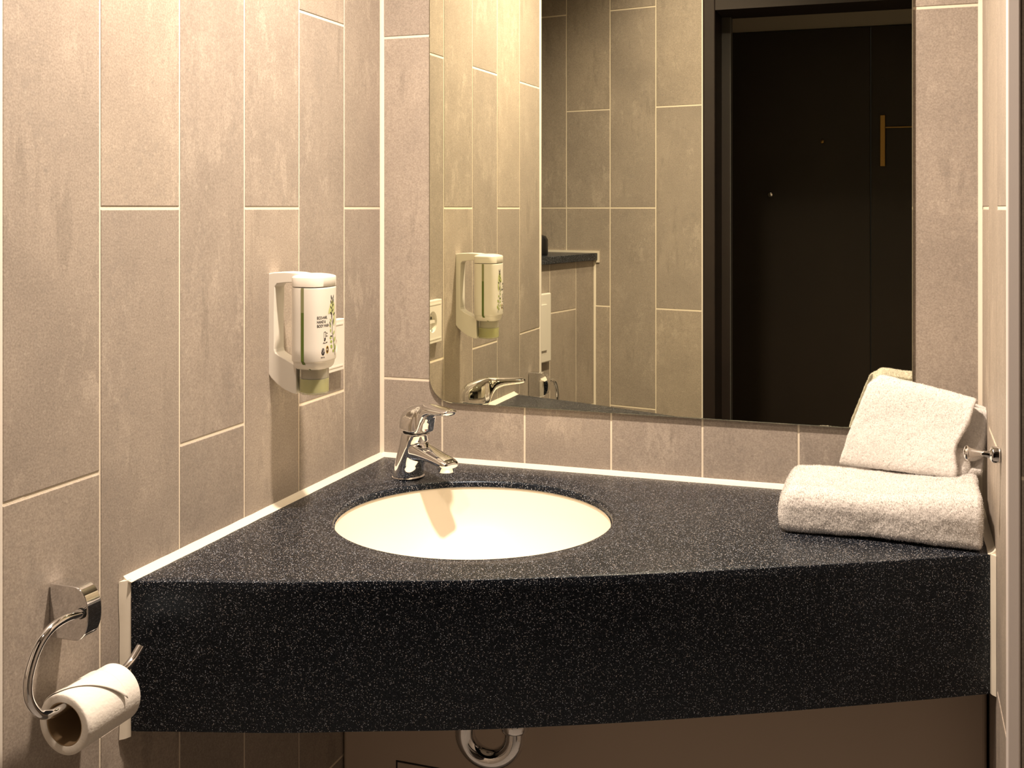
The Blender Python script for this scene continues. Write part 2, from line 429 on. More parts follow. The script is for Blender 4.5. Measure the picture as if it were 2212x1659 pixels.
b = MB(); b.box(-.4, 1.6, HY - .05, HY, 2.012, 2.60); b.box(-.45, -.40, HY - .05, JY - .17, 0, 2.6); b.box(1.6, 1.65, HY - .05, -.35, 0, 2.6)
struct(b.build('wall_hall', M['hall_wall'], smooth=False))
b = MB(); b.box(-.45, 1.65, HY - .05, -1.629, 2.60, 2.65); struct(b.build('ceiling_hall', M['hall_wall'], smooth=False))
t = thing('wardrobe_door', 'tall dark brown hallway door panel with a seam, reflected in the mirror', 'door', (.5, HY, 0))
b = MB(); b.box(-.38, .7515, HY - .04, HY + .008, 0, 2.009); ob = b.build('panel', M['hall_panel'], t, smooth=False); bevel(ob, .0015, 2)
b = MB(); b.box(.7545, 1.58, HY - .04, HY + .008, 0, 2.009); ob = b.build('panel', M['hall_panel'], t, smooth=False); bevel(ob, .0015, 2)
def knob(name, label, x, z, r, mat):
    b = MB(); b.lathe([(r * .5, 0), (r * .45, .012), (r * .9, .018), (r, .025), (r * .8, .032), (0, .034)], (x, HY + .0085, z), (0, 1, 0), 24)
    o = b.build(name, mat); return o
o = knob('door_knob', '', .372, 1.352, .0115, M['chrome']); o.data.transform(Matrix.Translation((-.5, -HY, 0))); o.parent = t; tag(o, 'round chrome knob')
o = knob('peephole', '', .572, 1.561, .0085, M['brass']); o.data.transform(Matrix.Translation((-.5, -HY, 0))); o.parent = t; tag(o, 'small round brass peephole')
t = thing('wall_hook_rail', 'brass upright bar with a thin horizontal rail on the dark hallway door in the mirror', 'hook', (.80, HY + .009, 1.46))
b = MB(); b.box(.7875, .8075, HY + .012, HY + .030, 1.461, 1.660); ob = b.build('upright', M['brass'], t, smooth=False); bevel(ob, .002, 2)
b = MB(); b.tube([(.8076, HY + .026, 1.612), (1.10, HY + .026, 1.612)], .0035, 12); b.tube([(1.05, HY + .026, 1.612), (1.05, HY + .0085, 1.612)], .003, 12); b.build('rail', M['brass'], t)
b = MB(); b.tube([(.797, HY + .0085, 1.50), (.797, HY + .0125, 1.50)], .005, 12); b.build('bracket', M['brass'], t)
b = MB(); b.tube([(.797, HY + .0085, 1.63), (.797, HY + .0125, 1.63)], .005, 12); b.build('bracket', M['brass'], t)

# ------------------------------------------------------------------ vanity counter
CT = .863
front = [(.0150, -.6970), (.0235, -.6945), (.078, -.6765), (.181, -.6435), (.2815, -.6040), (.3825, -.5650), (.4821, -.5195), (.5824, -.4705), (.6844, -.4170), (.7888, -.3600), (.8964, -.2990), (.9654, -.2590), (.9745, -.2535)]
fs = spline([(x, y, 0) for x, y in front[1:]], 6); fs = [(p[0], p[1]) for p in fs]
SX, SY, SR = .288, -.290, .1985
poly = [(.0012, -.0012), (.0095, -.697)] + fs[:] + [(.9788, -.2510), (.9788, -.0012)]
vc = thing('vanity_counter', 'black speckled stone washbasin counter with curved front, spanning between the side walls', 'washbasin counter', (.3, -.3, .69))
def ray_poly(th):
    d = np.array([math.cos(th), math.sin(th)]); c = np.array([SX, SY]); best = 9
    for i in range(len(poly)):
        a = np.array(poly[i]); e = np.array(poly[(i + 1) % len(poly)]) - a
        den = d[0] * e[1] - d[1] * e[0]
        if abs(den) < 1e-12: continue
        t_ = ((a - c)[0] * e[1] - (a - c)[1] * e[0]) / den; s_ = ((a - c)[0] * d[1] - (a - c)[1] * d[0]) / den
        if t_ > 0 and -1e-6 <= s_ <= 1 + 1e-6: best = min(best, t_)
    return best
angs = sorted(set([round(2 * PI * k / 288, 6) for k in range(288)] + [round(math.atan2(y - SY, x - SX) % (2 * PI), 6) for x, y in poly]))
prof = [(-.002, -.0090), (-.0005, -.0090), (.0, -.0075), (.0, -.0040), (.0008, -.0022), (.0025, -.0006), (.005, 0)]
rings = []
for dr, dz in prof:
    rings.append([(SX + math.cos(a) * (SR + dr), SY + math.sin(a) * (SR + dr), CT - .0035 + dz) for a in angs])
MR = 14
D = [ray_poly(a) for a in angs]
for k in range(1, MR + 1):
    s_ = (k / MR) ** 1.4; rg = []
    for a, d in zip(angs, D):
        r = SR + .005 + (d - SR - .005) * s_
        t_ = min(1, max(0, (r - SR - .005) / .036)); sm = t_ * t_ * (3 - 2 * t_)
        rg.append((SX + math.cos(a) * r, SY + math.sin(a) * r, CT - .0035 * (1 - sm)))
    rings.append(rg)
# edge rounding, then down the side and back underneath
nA = len(angs)
def shrink(rg, e, z): return [(SX + math.cos(a) * (d - e), SY + math.sin(a) * (d - e), z) for a, d in zip(angs, D)]
rings[-1] = shrink(None, .0012, CT)
rings.append(shrink(None, .0004, CT - .0004)); rings.append(shrink(None, 0, CT - .0014)); rings.append(shrink(None, 0, CT - .0127))
rings.append([(SX + math.cos(a) * (SR - .002), SY + math.sin(a) * (SR - .002), CT - .0127) for a in angs])
rings.append(rings[0])
b = MB(); b.loft(rings, 0, cap=False); b.build('countertop', M['stone'], vc, angle=38)
# apron
AP = .687
b = MB(); th = .022
def inner(i, pts):
    p = np.array(pts[i]); a = np.array(pts[max(i - 1, 0)]); c = np.array(pts[min(i + 1, len(pts) - 1)]); t_ = (c - a) / np.linalg.norm(c - a)
    return p + np.array([-t_[1], t_[0]]) * th
ap = [(.0096, -.6968)] + fs + [(.9786, -.2515)]
out = [(x, y) for x, y in ap]; inn = [tuple(inner(i, ap)) for i in range(len(ap))]
inn[0] = (.0096, inn[0][1]); inn[-1] = (.9786, inn[-1][1])
zt = CT - .0128
rg = []
for (x, y), (xi, yi) in zip(out, inn): rg.append([(x, y, zt), (x, y, AP + .001), (x * .999, y * .999, AP), (xi, yi, AP), (xi, yi, zt)])
b.loft(rg, 0, cap=True); b.build('apron', M['stone'], vc, angle=38)
# basin
b = MB()
bp = [(.200, 0), (.1988, -.0005), (.1984, -.003), (.196, -.010), (.190, -.030), (.180, -.052), (.162, -.076), (.135, -.096), (.095, -.110), (.05, -.117), (.024, -.1195)]
bo = [(.024, -.1235), (.06, -.123), (.10, -.117), (.14, -.103), (.170, -.081), (.188, -.053), (.198, -.030), (.203, -.008), (.205, 0)]
b.lathe([(r, h) for r, h in bp + bo], (SX, SY, CT - .0129), (0, 0, 1), 128, cap=False)
b.f += []; 
o = b.build('basin', M['basin'], vc, angle=60); tag(o, 'round cream basin')
b = MB(); b.lathe([(0, .0), (.018, .0005), (.0235, -.0005), (.0235, -.02), (.016, -.03), (.016, -.06), (0, -.06)], (SX, SY, CT - .1335), seg=48)
b.build('drain', M['chrome'], vc)
# sealant bead: left wall, back wall, right wall, and down the apron ends
def bead(pts, up, out_, nrm):
    """quad strip bead from the wall (height up) to the counter (distance out_)"""
    v = []; f = []
    for i, (p, n2) in enumerate(zip(pts, nrm)):
        wob = 1 + .10 * noise.noise(Vector((p[0] * 30, p[1] * 30, 3)))
        for (du, dd) in ((-.0004, .0001), (up, .0001), (up * .55, out_ * .28), (up * .22, out_ * .62), (.0002, out_), (-.0004, out_)):
            v.append((p[0] + n2[0] * dd * wob, p[1] + n2[1] * dd * wob, p[2] + (du * wob if du > 0 else du)))
    for i in range(len(pts) - 1):
        for j in range(6): k = (j + 1) % 6; f.append((i * 6 + j, i * 6 + k, i * 6 + 6 + k, i * 6 + 6 + j))
    f.append(tuple(range(6))); f.append(tuple(range(len(v) - 6, len(v)))[::-1]); return v, f
b = MB()
nL = 40
pl = [(lw[0] * .70 * (1 - i / nL), lw[1] * .70 * (1 - i / nL), CT) for i in range(nL + 1)]
v, f = bead(pl, .0062, .0115, [tuple(ln)] * len(pl)); b.add(v, f)
pk = [(.98 * i / nL, 0, CT) for i in range(nL + 1)]
v, f = bead(pk, .0062, .0115, [(0, -1)] * len(pk)); b.add(v, f)
pr = [(.98, -.255 * i / 16, CT) for i in range(17)]
v, f = bead(pr, .0062, .0095, [(-1, 0)] * len(pr)); b.add(v, f)
def vbead(c, dw, dn, z0, z1, w1, w2):
    v = []; f = []; n_ = 14
    for i in range(n_ + 1):
        z = z0 + (z1 - z0) * i / n_; wob = 1 + .16 * noise.noise(Vector((c[0] * 9, 1.7, z * 22)))
        for (a_, d_) in ((0, 0), (w1 * wob, 0), (w1 * .6 * wob, w2 * .6), (0, w2)):
            v.append((c[0] + dw[0] * a_ + dn[0] * d_, c[1] + dw[1] * a_ + dn[1] * d_, z))
    for i in range(n_):
        for j in range(4): k = (j + 1) % 4; f.append((i * 4 + j, i * 4 + k, i * 4 + 4 + k, i * 4 + 4 + j))
    f.append((0, 1, 2, 3)); f.append(tuple(range(len(v) - 4, len(v)))); return v, f
v, f = vbead((.0092, -.6962), tuple(lw), tuple(ln), AP - .006, CT + .002, .0115, .0075); b.add(v, f)
v, f = vbead((.9796, -.2515), (0, -1), (-1, 0), AP + .001, CT + .001, .0125, .0075); b.add(v, f)
o = b.build('sealant', M['sealant'], vc, angle=50); tag(o, 'cream silicone bead along the walls')

# panel under the counter and its access hatch
t = struct(MB().build('wall_under_counter', M['paint'])) if False else None
b = MB(); b.box(.004, .9765, -.150, -.10, .001, .66); o = struct(b.build('wall_under_counter', M['paint'], smooth=False)); bevel(o, .006, 3)
b = MB()
hx0, hx1, hz0, hz1 = .100, .420, .06, .411
for (a0, a1, c0, c1) in ((hx0, hx1, hz1 - .0022, hz1), (hx0, hx1, hz0, hz0 + .0022), (hx0, hx0 + .0022, hz0 + .0023, hz1 - .0023), (hx1 - .0022, hx1, hz0 + .0023, hz1 - .0023)):
    b.box(a0, a1, -.1508, -.1500, c0, c1, 0)
b.box(hx0 + .003, hx1 - .003, -.1506, -.1500, hz0 + .003, hz1 - .003, 1)
o = b.build('access_hatch', [M['dark_gap'], M['paint']], smooth=False); tag(o, 'beige access hatch outlined by a thin dark gap in the panel under the counter', 'hatch')
# trap
t = thing('sink_trap', 'chrome curved drain trap hanging below the counter', 'drain pipe', (.31, -.3, .52))
b = MB(); pr_ = .0145; cx_, cz_, RR = .3145, .5505, .0355
path = [(cx_ - RR, -.300, .676)] + [(cx_ - RR, -.300, cz_ + .06)] + [(cx_ - RR * math.cos(a), -.300 + .004 * a, cz_ - RR * math.sin(a)) for a in np.linspace(0, PI, 25)] + [(cx_ + RR, -.286, .60), (cx_ + RR + .01, -.24, .625), (cx_ + RR + .012, -.152, .63)]
b.tube(path, pr_, 32); b.build('pipe', M['chrome'], t)
b = MB(); b.lathe([(.0148, 0), (.0195, .001), (.021, .004), (.021, .018), (.0195, .021), (.0148, .022)], (cx_ + RR, -.2875, .5585), (0, 0, 1), 32); b.build('coupling_nut', M['chrome'], t)
b = MB(); b.lathe([(.0148, 0), (.0195, .001), (.021, .004), (.021, .018), (.0195, .021), (.0148, .022)], (cx_ - RR, -.300, .600), (0, 0, 1), 32); b.build('coupling_nut', M['chrome'], t)

# ------------------------------------------------------------------ mirror
t = thing('wall_mirror', 'large frameless mirror with rounded lower corners on the back wall', 'mirror', (.49, -.003, .964))
mx0, mx1, mz0, mz1, rr = .0948, .8838, .9638, 1.84, .043
def rrect(x0, x1, z0, z1, r, n=12):
    pts = []
    for cx2, cz2, a0 in ((x1 - r, z1 - r, 0), (x0 + r, z1 - r, PI / 2), (x0 + r, z0 + r, PI), (x1 - r, z0 + r, 3 * PI / 2)):
        for k in range(n + 1):
            a = a0 + PI / 2 * k / n; pts.append((cx2 + r * math.cos(a), cz2 + r * math.sin(a)))
    return pts
P0 = rrect(mx0, mx1, mz0, mz1, rr); P1 = rrect(mx0 + .0013, mx1 - .0013, mz0 + .0013, mz1 - .0013, rr - .0013)
b = MB(); n_ = len(P0)
b.add([(x, -.0012, z) for x, z in P0] + [(x, -.0050, z) for x, z in P0] + [(x, -.0060, z) for x, z in P1],
      [tuple(range(n_))] + [(i, (i + 1) % n_, n_ + (i + 1) % n_, n_ + i) for i in range(n_)], 1)
b.f += [(n_ + i, n_ + (i + 1) % n_, 2 * n_ + (i + 1) % n_, 2 * n_ + i) for i in range(n_)]; b.m += [2] * n_
b.f += [tuple(range(2 * n_, 3 * n_))]; b.m += [0]
M['mirror_bevel'] = simple('mirror_bevel_glass', (.45, .46, .36), .08, .9)
o = b.build('mirror_glass', [M['mirror'], M['mirror_edge'], M['mirror_bevel']], t, smooth=False)

# ------------------------------------------------------------------ faucet
FB = (.115, -.128, CT); fd = Vector((math.cos(math.radians(30)), -math.sin(math.radians(30)), 0)); fp = Vector((fd.y, -fd.x, 0)) * -1
def FP(r, s, z): return Vector(FB) + fd * r + fp * s + Vector((0, 0, z))
ft = thing('basin_faucet', 'chrome single-lever mixer faucet on the counter behind the basin', 'faucet', FB)
def sring(c, ax1, ax2, a, bb, n=2.3, seg=40, top=None):
    out = []
    for j in range(seg):
        t_ = 2 * PI * j / seg; cs, sn = math.cos(t_), math.sin(t_)
        x = a * math.copysign(abs(cs) ** (2 / n), cs); y = bb * math.copysign(abs(sn) ** (2 / n), sn)
        out.append(Vector(c) + ax1 * x + ax2 * y)
    return out
Zv = Vector((0, 0, 1))
# body column (union of column and spout via voxel remesh)
b = MB()
col_ = [(0, -.0060, .0206, .0262), (.0015, -.0058, .0212, .0268), (.006, -.0050, .0216, .0264), (.020, -.0016, .0226, .0256), (.036, .0040, .0240, .0248), (.052, .0100, .0246, .0240), (.066, .0132, .0240, .0236), (.0755, .0152, .0230, .0228)]
b.loft([sring(FP(c, 0, z), fd, fp, a, bb, 2.05) for z, c, a, bb in col_])
# spout: centre (r,z), half width, half height, pitch
sp = [(-.004, .046, .0205, .018), (.012, .0475, .0205, .0165), (.026, .0475, .0200, .0150), (.040, .0465, .0192, .0128), (.056, .0452, .0184, .0106), (.074, .0432, .0177, .0090), (.090, .0412, .0172, .0080), (.101, .0394, .0166, .0072), (.108, .0378, .0150, .0060), (.1115, .0366, .0115, .0040)]
rg = []
for i, (r, z, hw, hh) in enumerate(sp):
    a0 = sp[max(i - 1, 0)]; a1 = sp[min(i + 1, len(sp) - 1)]; tg = Vector((a1[0] - a0[0], a1[1] - a0[1])).normalized()
    up = fd * (-tg.y) + Zv * tg.x
    rg.append(sring(FP(r, 0, z), fp, up, hw, hh, 2.5))
b.loft(rg)
o = b.build('body', M['chrome'], None)
def blend(o, vox, it, parent):
    r_ = o.modifiers.new('remesh', 'REMESH'); r_.mode = 'VOXEL'; r_.voxel_size = vox; r_.use_smooth_shade = True
    s_ = o.modifiers.new('smooth', 'SMOOTH'); s_.factor = .5; s_.iterations = it
    local(o, parent)
blend(o, .0011, 14, ft)
b = MB(); b.loft([sring(FP(-.0058, 0, z), fd, fp, .0212 + e, .0268 + e, 2.05) for z, e in ((.0002, .0002), (.0002, .0016), (.0010, .0016), (.0014, .0006))]); b.build('base_ring', M['chrome'], ft)
# aerator
b = MB(); b.lathe([(.0095, 0), (.0125, .0004), (.0128, .0012), (.0128, .010), (.010, .013), (0, .013)], FP(.0955, 0, .0255)); b.build('aerator', M['chrome'], ft)
# lever handle: dome + arm
b = MB()
tilt = math.radians(11)
ax_r = fd * math.cos(tilt) - Zv * math.sin(tilt); ax_z = fd * math.sin(tilt) + Zv * math.cos(tilt)
ax_r = fd * math.cos(tilt) + Zv * -math.sin(tilt)
cz = FP(.0, 0, .0735)
# side profile: r, z top, z bottom, half width, how flat the underside is
lev = [(-.0108, .0915, .0835, .0030, 1), (-.0102, .0958, .0826, .0090, 1), (-.0082, .1022, .0820, .0148, 1), (-.0045, .1088, .0812, .0198, 1), (.0020, .1142, .0803, .0236, 1), (.0100, .1184, .0792, .0255, 1),
       (.0180, .1212, .0782, .0260, 1), (.0260, .1232, .0774, .0248, 1), (.0330, .1244, .0768, .0224, 1), (.0380, .1250, .0764, .0194, 1), (.0412, .1253, .0790, .0176, 1), (.0445, .1255, .0862, .0170, .8), (.0485, .1256, .0945, .0168, .5),
       (.0535, .1256, .1022, .0167, .2), (.0600, .1254, .1060, .0168, 0), (.0680, .1251, .1090, .0167, 0), (.0780, .1247, .1108, .0164, 0), (.0890, .1243, .1118, .0162, 0), (.0990, .1239, .1128, .0155, 0), (.1060, .1236, .1138, .0132, 0), (.1092, .1226, .1172, .0095, 0), (.1100, .1210, .1188, .0045, 0)]
rg = []
for r, zt_, zb_, hw, fl in lev:
    zc_ = (zt_ + zb_) / 2 * (1 - fl) + (zb_ + .0035) * fl
    out = []
    for j in range(48):
        t_ = 2 * PI * j / 48; cs, sn = math.cos(t_), math.sin(t_); e = 2 / (2.2 if sn >= 0 else 2.6)
        x = hw * math.copysign(abs(cs) ** (2 / 2.2), cs); z = zc_ + (zt_ - zc_) * abs(sn) ** e if sn >= 0 else zc_ - (zc_ - zb_) * abs(sn) ** e
        out.append(FP(r, x, z + .0035 * (-r / .026) * fl * 0))
    rg.append(out)
b.loft(rg)
o = b.build('lever', M['chrome'], None); blend(o, .0010, 12, ft)
b = MB(); b.lathe([(.0, 0), (.0205, 0), (.0205, .0085), (0, .0085)], FP(.0145, 0, .0740), tuple(Vector((0, 0, 1)) + fd * .13), 48); b.build('collar', M['dark_gap'], ft)
for sgn, mm, nm in ((-1, 'red', 'red marker'), (1, 'blue', 'blue marker')):
    b = MB(); c0 = FP(.0420, 0, .0850); nn_ = (fd * .93 + Zv * .1).normalized(); up = (Zv - nn_ * Zv.dot(nn_)).normalized(); sd = nn_.cross(up) * -1
    pts = [c0 + up * (.0036 * math.sin(a)) + sd * (sgn * .0036 * math.cos(a)) for a in np.linspace(-PI / 2, PI / 2, 14)]
    b.prism([p - nn_ * .003 for p in pts], None, tuple(nn_ * .0042)); o = b.build('temperature_marker', M[mm], ft); tag(o, nm)

# ------------------------------------------------------------------ soap dispenser
BX, BY, BA, BB, BN = .0710, -.363, .026, .034, 3.0
sd = thing('soap_dispenser', 'white wall-mounted soap bottle in its bracket on the left wall, above the counter', 'soap dispenser', (.0, BY, 1.033))
def oval(z, sa, sb, n=BN, seg=72, cx_=BX):
    out = []
    for j in range(seg):
        t_ = 2 * PI * j / seg; cs, sn = math.cos(t_), math.sin(t_)
        out.append((cx_ + sa * math.copysign(abs(cs) ** (2 / n), cs), BY + sb * math.copysign(abs(sn) ** (2 / n), sn), z))
    return out
b = MB()
b.loft([oval(z, BA * k, BB * k2) for z, k, k2 in ((1.1870, .97, .97), (1.1862, .995, .995), (1.1845, 1, 1), (1.150, 1, 1), (1.100, 1, 1), (1.0835, 1.0, 1.0), (1.0822, .985, .985), (1.0815, .955, .955), (1.0805, .94, .945), (1.0770, .92, .925), (1.0735, .88, .86), (1.0705, .80, .72))])
b.build('bottle', M['white_plastic'], sd, angle=40)
# lid with domed top
b = MB()
lid = [(1.1880, .985, .985), (1.1885, 1.0, 1.0), (1.2005, 1.0, 1.0), (1.2020, .975, .98), (1.2030, .90, .92), (1.2045, .7, .75), (1.2058, .4, .45), (1.2062, .1, .1)]
b.loft([oval(z, BA * k, BB * k2) for z, k, k2 in lid])
b.build('lid', M['white_plastic'], sd, angle=40)
# bracket: C profile in x-z with thickness along y
outer = [(.0035, 1.2050), (.012, 1.2066), (.030, 1.2076), (.050, 1.2070), (.060, 1.2055), (.060, 1.1935), (.046, 1.1930), (.030, 1.1920), (.018, 1.1905), (.0145, 1.1860), (.0135, 1.150), (.0135, 1.096),
         (.015, 1.091), (.022, 1.0865), (.036, 1.0800), (.048, 1.0745), (.0495, 1.0740), (.0495, 1.0330), (.044, 1.0335), (.030, 1.0385), (.017, 1.0465), (.008, 1.0540), (.0035, 1.0600)]
b = MB(); b.prism([(x, BY - .0135, z) for x, z in outer], None, (0, .027, 0)); ob = b.build('bracket', M['white_plastic'], sd, smooth=False); bevel(ob, .0012, 3, 30)
b = MB(); b.box(.0032, .0052, BY - .0115, BY + .0115, 1.068, 1.198); b.build('wall_plate', M['white_plastic'], sd, smooth=False)
# nozzle
b = MB()
b.lathe([(.0, 1.0342), (.0195, 1.0342), (.0208, 1.0352), (.0210, 1.050), (.0210, 1.0702), (.0, 1.0702)], (BX, BY, 0), seg=64); o = b.build('nozzle', M['clear'], sd); tag(o, 'clear plastic nozzle cup')
b = MB(); b.lathe([(.0, 1.0362), (.0178, 1.0362), (.0192, 1.0375), (.0192, 1.0555), (.0, 1.0555)], (BX, BY, 0), seg=64); o = b.build('liquid_soap', M['soap'], sd); tag(o, 'green liquid soap')
b = MB(); b.lathe([(.0, 1.0560), (.0155, 1.0560), (.0155, 1.0698), (.0, 1.0698)], (BX, BY, 0), seg=48); b.build('nozzle_insert', simple('frosted_insert', (.50, .46, .38), .3), sd)
# level stripes on both narrow sides
def stripe(sg):
    b = MB(); hw = .0023; off = .0004
    def s_pt(x, z, k=1.0):
        u_ = min(.999, abs((x - BX) / (BA * k))); return (x, BY + sg * (BB * k * (1 - u_ ** BN) ** (1 / BN) + off), z)
    cxs = BX + .0005
    segs = [(1.1868, 1.152, 1), (1.152, 1.0836, 0)]
    for z1_, z0_, mm in segs:
        b.add([s_pt(cxs - hw, z0_), s_pt(cxs + hw, z0_), s_pt(cxs + hw, z1_), s_pt(cxs - hw, z1_)], [(0, 1, 2, 3)], mm)
    b.add([s_pt(cxs - hw, 1.0836), s_pt(cxs + hw, 1.0836), (cxs + hw + .001, BY + sg * (BB * .945 + off), 1.0795), (cxs - hw + .001, BY + sg * (BB * .945 + off), 1.0795)], [(0, 1, 2, 3)], 0)
    b.add([(cxs - hw + .001, BY + sg * (BB * .945 + off), 1.0795), (cxs + hw + .001, BY + sg * (BB * .945 + off), 1.0795), (cxs + .0095, BY + sg * (BB * .72 + off * 2), 1.0704), (cxs + .0075, BY + sg * (BB * .73 + off * 2), 1.0704)], [(0, 1, 2, 3)], 0)
    o = b.build('level_stripe', [M['stripe'], M['stripe_pale']], sd, smooth=False); tag(o, 'green see-through level stripe')
stripe(-1); stripe(1)
# printing wrapped round the front face: coordinates (arc length from face centre, z)
tab = []
acc = 0; prev = None
for i in range(0, 2000):
    t_ = i / 2000 * (PI / 2) * .999; cs, sn = math.cos(t_), math.sin(t_)
    p = (BA * cs ** (2 / BN), BB * sn ** (2 / BN))
    if prev: acc += math.hypot(p[0] - prev[0], p[1] - prev[1])
    tab.append((acc, p[0], p[1])); prev = p
TA = np.array(tab)
def wrap(s, z, off=.0002):
    a = abs(s); x = np.interp(a, TA[:, 0], TA[:, 1]); y = np.interp(a, TA[:, 0], TA[:, 2])
    x2 = np.interp(a + .0008, TA[:, 0], TA[:, 1]); y2 = np.interp(a + .0008, TA[:, 0], TA[:, 2])
    tx, ty = x2 - x, y2 - y; l_ = math.hypot(tx, ty) or 1; nx, ny = ty / l_, -tx / l_
    sg = 1 if s >= 0 else -1
    return (BX + x + nx * off, BY + sg * (y + ny * off), z)
def flat_to_bottle(b, pts2, faces, mm, off=.0002):
    b.add([wrap(s, z, off) for s, z in pts2], faces, mm)
def text_mesh(body, size, shear=0.0, bold=0.0, sx=1.0):
    cu = bpy.data.curves.new('txt', 'FONT'); cu.body = body; cu.size = size; cu.shear = shear; cu.offset = bold; cu.space_line = 1.0; cu.resolution_u = 3
    ob = bpy.data.objects.new('txt', cu); COL.objects.link(ob)
    bpy.context.view_layer.update()
    me = bpy.data.meshes.new_from_object(ob.evaluated_get(bpy.context.evaluated_depsgraph_get()))
    bm = bmesh.new(); bm.from_mesh(me); bmesh.ops.triangulate(bm, faces=bm.faces)
    v = [(p.co.x * sx, p.co.y) for p in bm.verts]; f = [tuple(q.index for q in fc.verts) for fc in bm.faces]
    bm.free(); bpy.data.objects.remove(ob); bpy.data.curves.remove(cu); bpy.data.meshes.remove(me)
    return v, f
lab = MB()
LT = -.0290
for txt, z in (('ECO-HAIR,', 1.1428), ('HAND &', 1.1370), ('BODY WASH', 1.1312)):
    v, f = text_mesh(txt, .0056, 0, .00012, .74)
    flat_to_bottle(lab, [(LT + x, z + y) for x, y in v], f, 0)
# little hand-and-pump pictogram
def strokes(b, segs, hw, mm, off=.0002):
    for (x0, z0, x1, z1) in segs:
        d_ = Vector((x1 - x0, z1 - z0)); l_ = d_.length or 1e-6; n2 = Vector((-d_.y, d_.x)) / l_ * hw
        flat_to_bottle(b, [(x0 + n2.x, z0 + n2.y), (x0 - n2.x, z0 - n2.y), (x1 - n2.x, z1 - n2.y), (x1 + n2.x, z1 + n2.y)], [(0, 1, 2, 3)], mm, off)
ix, iz = -.0165, 1.1115
strokes(lab, [(ix, iz, ix, iz + .0125), (ix, iz + .0125, ix + .004, iz + .0125), (ix + .004, iz + .0125, ix + .0035, iz + .002), (ix + .0035, iz + .002, ix, iz),
              (ix + .004, iz + .011, ix + .009, iz + .010), (ix + .004, iz + .006, ix + .009, iz + .0065), (ix + .0035, iz + .0085, ix + .006, iz + .0075)], .00035, 0)
flat_to_bottle(lab, [(ix + .001, iz - .0005), (ix + .003, iz - .0005), (ix + .003, iz + .004), (ix + .001, iz + .004)], [(0, 1, 2, 3)], 0)
strokes(lab, [(ix - .002, iz - .0035, ix + .000, iz - .0022), (ix + .0005, iz - .0035, ix + .003, iz - .0032), (ix + .004, iz - .003, ix + .008, iz - .0022)], .0006, 0)
def ellipse(b, cx2, cz2, rx, rz, mm, off, n=20, a0=0, a1=2 * PI):
    pts = [(cx2 + rx * math.cos(a0 + (a1 - a0) * k / n), cz2 + rz * math.sin(a0 + (a1 - a0) * k / n)) for k in range(n + (0 if a1 - a0 > 6.2 else 1))]
    flat_to_bottle(b, pts, [tuple(range(len(pts)))], mm, off)
e1x, e1z = -.0185, 1.0965
ellipse(lab, e1x, e1z, .0036, .0054, 5, .00020)
ellipse(lab, e1x, e1z - .0005, .0033, .0046, 0, .00028, 20, PI, 2 * PI)
flat_to_bottle(lab, [(e1x - .0028, e1z - .001), (e1x - .0008, e1z - .001), (e1x + .0012, e1z + .0040), (e1x - .0006, e1z + .0044)], [(0, 1, 2, 3)], 0, .00030)
v, f = text_mesh('3090 1202', .0022, 0, .00008, .8); flat_to_bottle(lab, [(e1x - .0042 + x, 1.0875 + y) for x, y in v], f, 0)
e2x, e2z = -.0085, 1.0985
ellipse(lab, e2x, e2z, .0036, .0056, 4, .00020); ellipse(lab, e2x, e2z, .0030, .0049, 3, .00028)
v, f = text_mesh('B·B', .0034, 0, .00010, .75); flat_to_bottle(lab, [(e2x - .0026 + x, e2z - .0010 + y) for x, y in v], f, 6, .00036)
# plant artwork
def leaf(b, s, z, L_, W_, ang, mm, off):
    ca, sa = math.cos(ang), math.sin(ang); pts = []
    for k in range(7):
        t_ = k / 6; wv = W_ * math.sin(PI * t_) ** .8; pts.append((t_ * L_, wv))
    pts += [(t_ * L_, -W_ * math.sin(PI * t_) ** .8) for t_ in [5 / 6, 4 / 6, 3 / 6, 2 / 6, 1 / 6]]
    flat_to_bottle(b, [(s + ca * x - sa * y, z + sa * x + ca * y) for x, y in pts], [tuple(range(len(pts)))], mm, off)
S0 = .0045
stem = [(S0 + .010, 1.088), (S0 + .007, 1.100), (S0 + .004, 1.112), (S0 + .001, 1.122), (S0 + .001, 1.134), (S0 + .0, 1.142), (S0 - .002, 1.150), (S0 + .002, 1.160), (S0 + .001, 1.172)]
strokes(lab, [(stem[i][0], stem[i][1], stem[i + 1][0], stem[i + 1][1]) for i in range(len(stem) - 1)], .00045, 0, .00034)
pale = [(-.0105, 1.1485, .016, .0030, .9), (-.006, 1.148, .022, .0045, 1.2), (-.001, 1.147, .020, .004, 1.6), (.004, 1.146, .020, .0040, 1.5), (.006, 1.130, .020, .0030, 1.45)]
for s, z, l_, w_, a in pale: leaf(lab, S0 + s, z, l_, w_, a, 2, .00022)
for s, z, l_, w_, a in ((-.003, 1.137, .006, .0010, 2.2), (-.005, 1.133, .006, .0011, 2.0), (-.004, 1.129, .006, .0011, 2.3), (-.0045, 1.122, .0055, .0016, 1.7), (.003, 1.118, .007, .0016, .9),
                        (-.002, 1.1135, .006, .0016, 2.9), (.0005, 1.108, .007, .0020, 2.95), (.0055, 1.1080, .008, .0023, .9), (.001, 1.100, .0075, .0026, 2.7), (.0065, 1.101, .006, .0010, 1.0), (.0085, 1.0955, .0075, .0022, 1.1), (.0060, 1.0935, .006, .0022, 2.7)):
    leaf(lab, S0 + s + .001, z, l_, w_, a, 1, .00028)
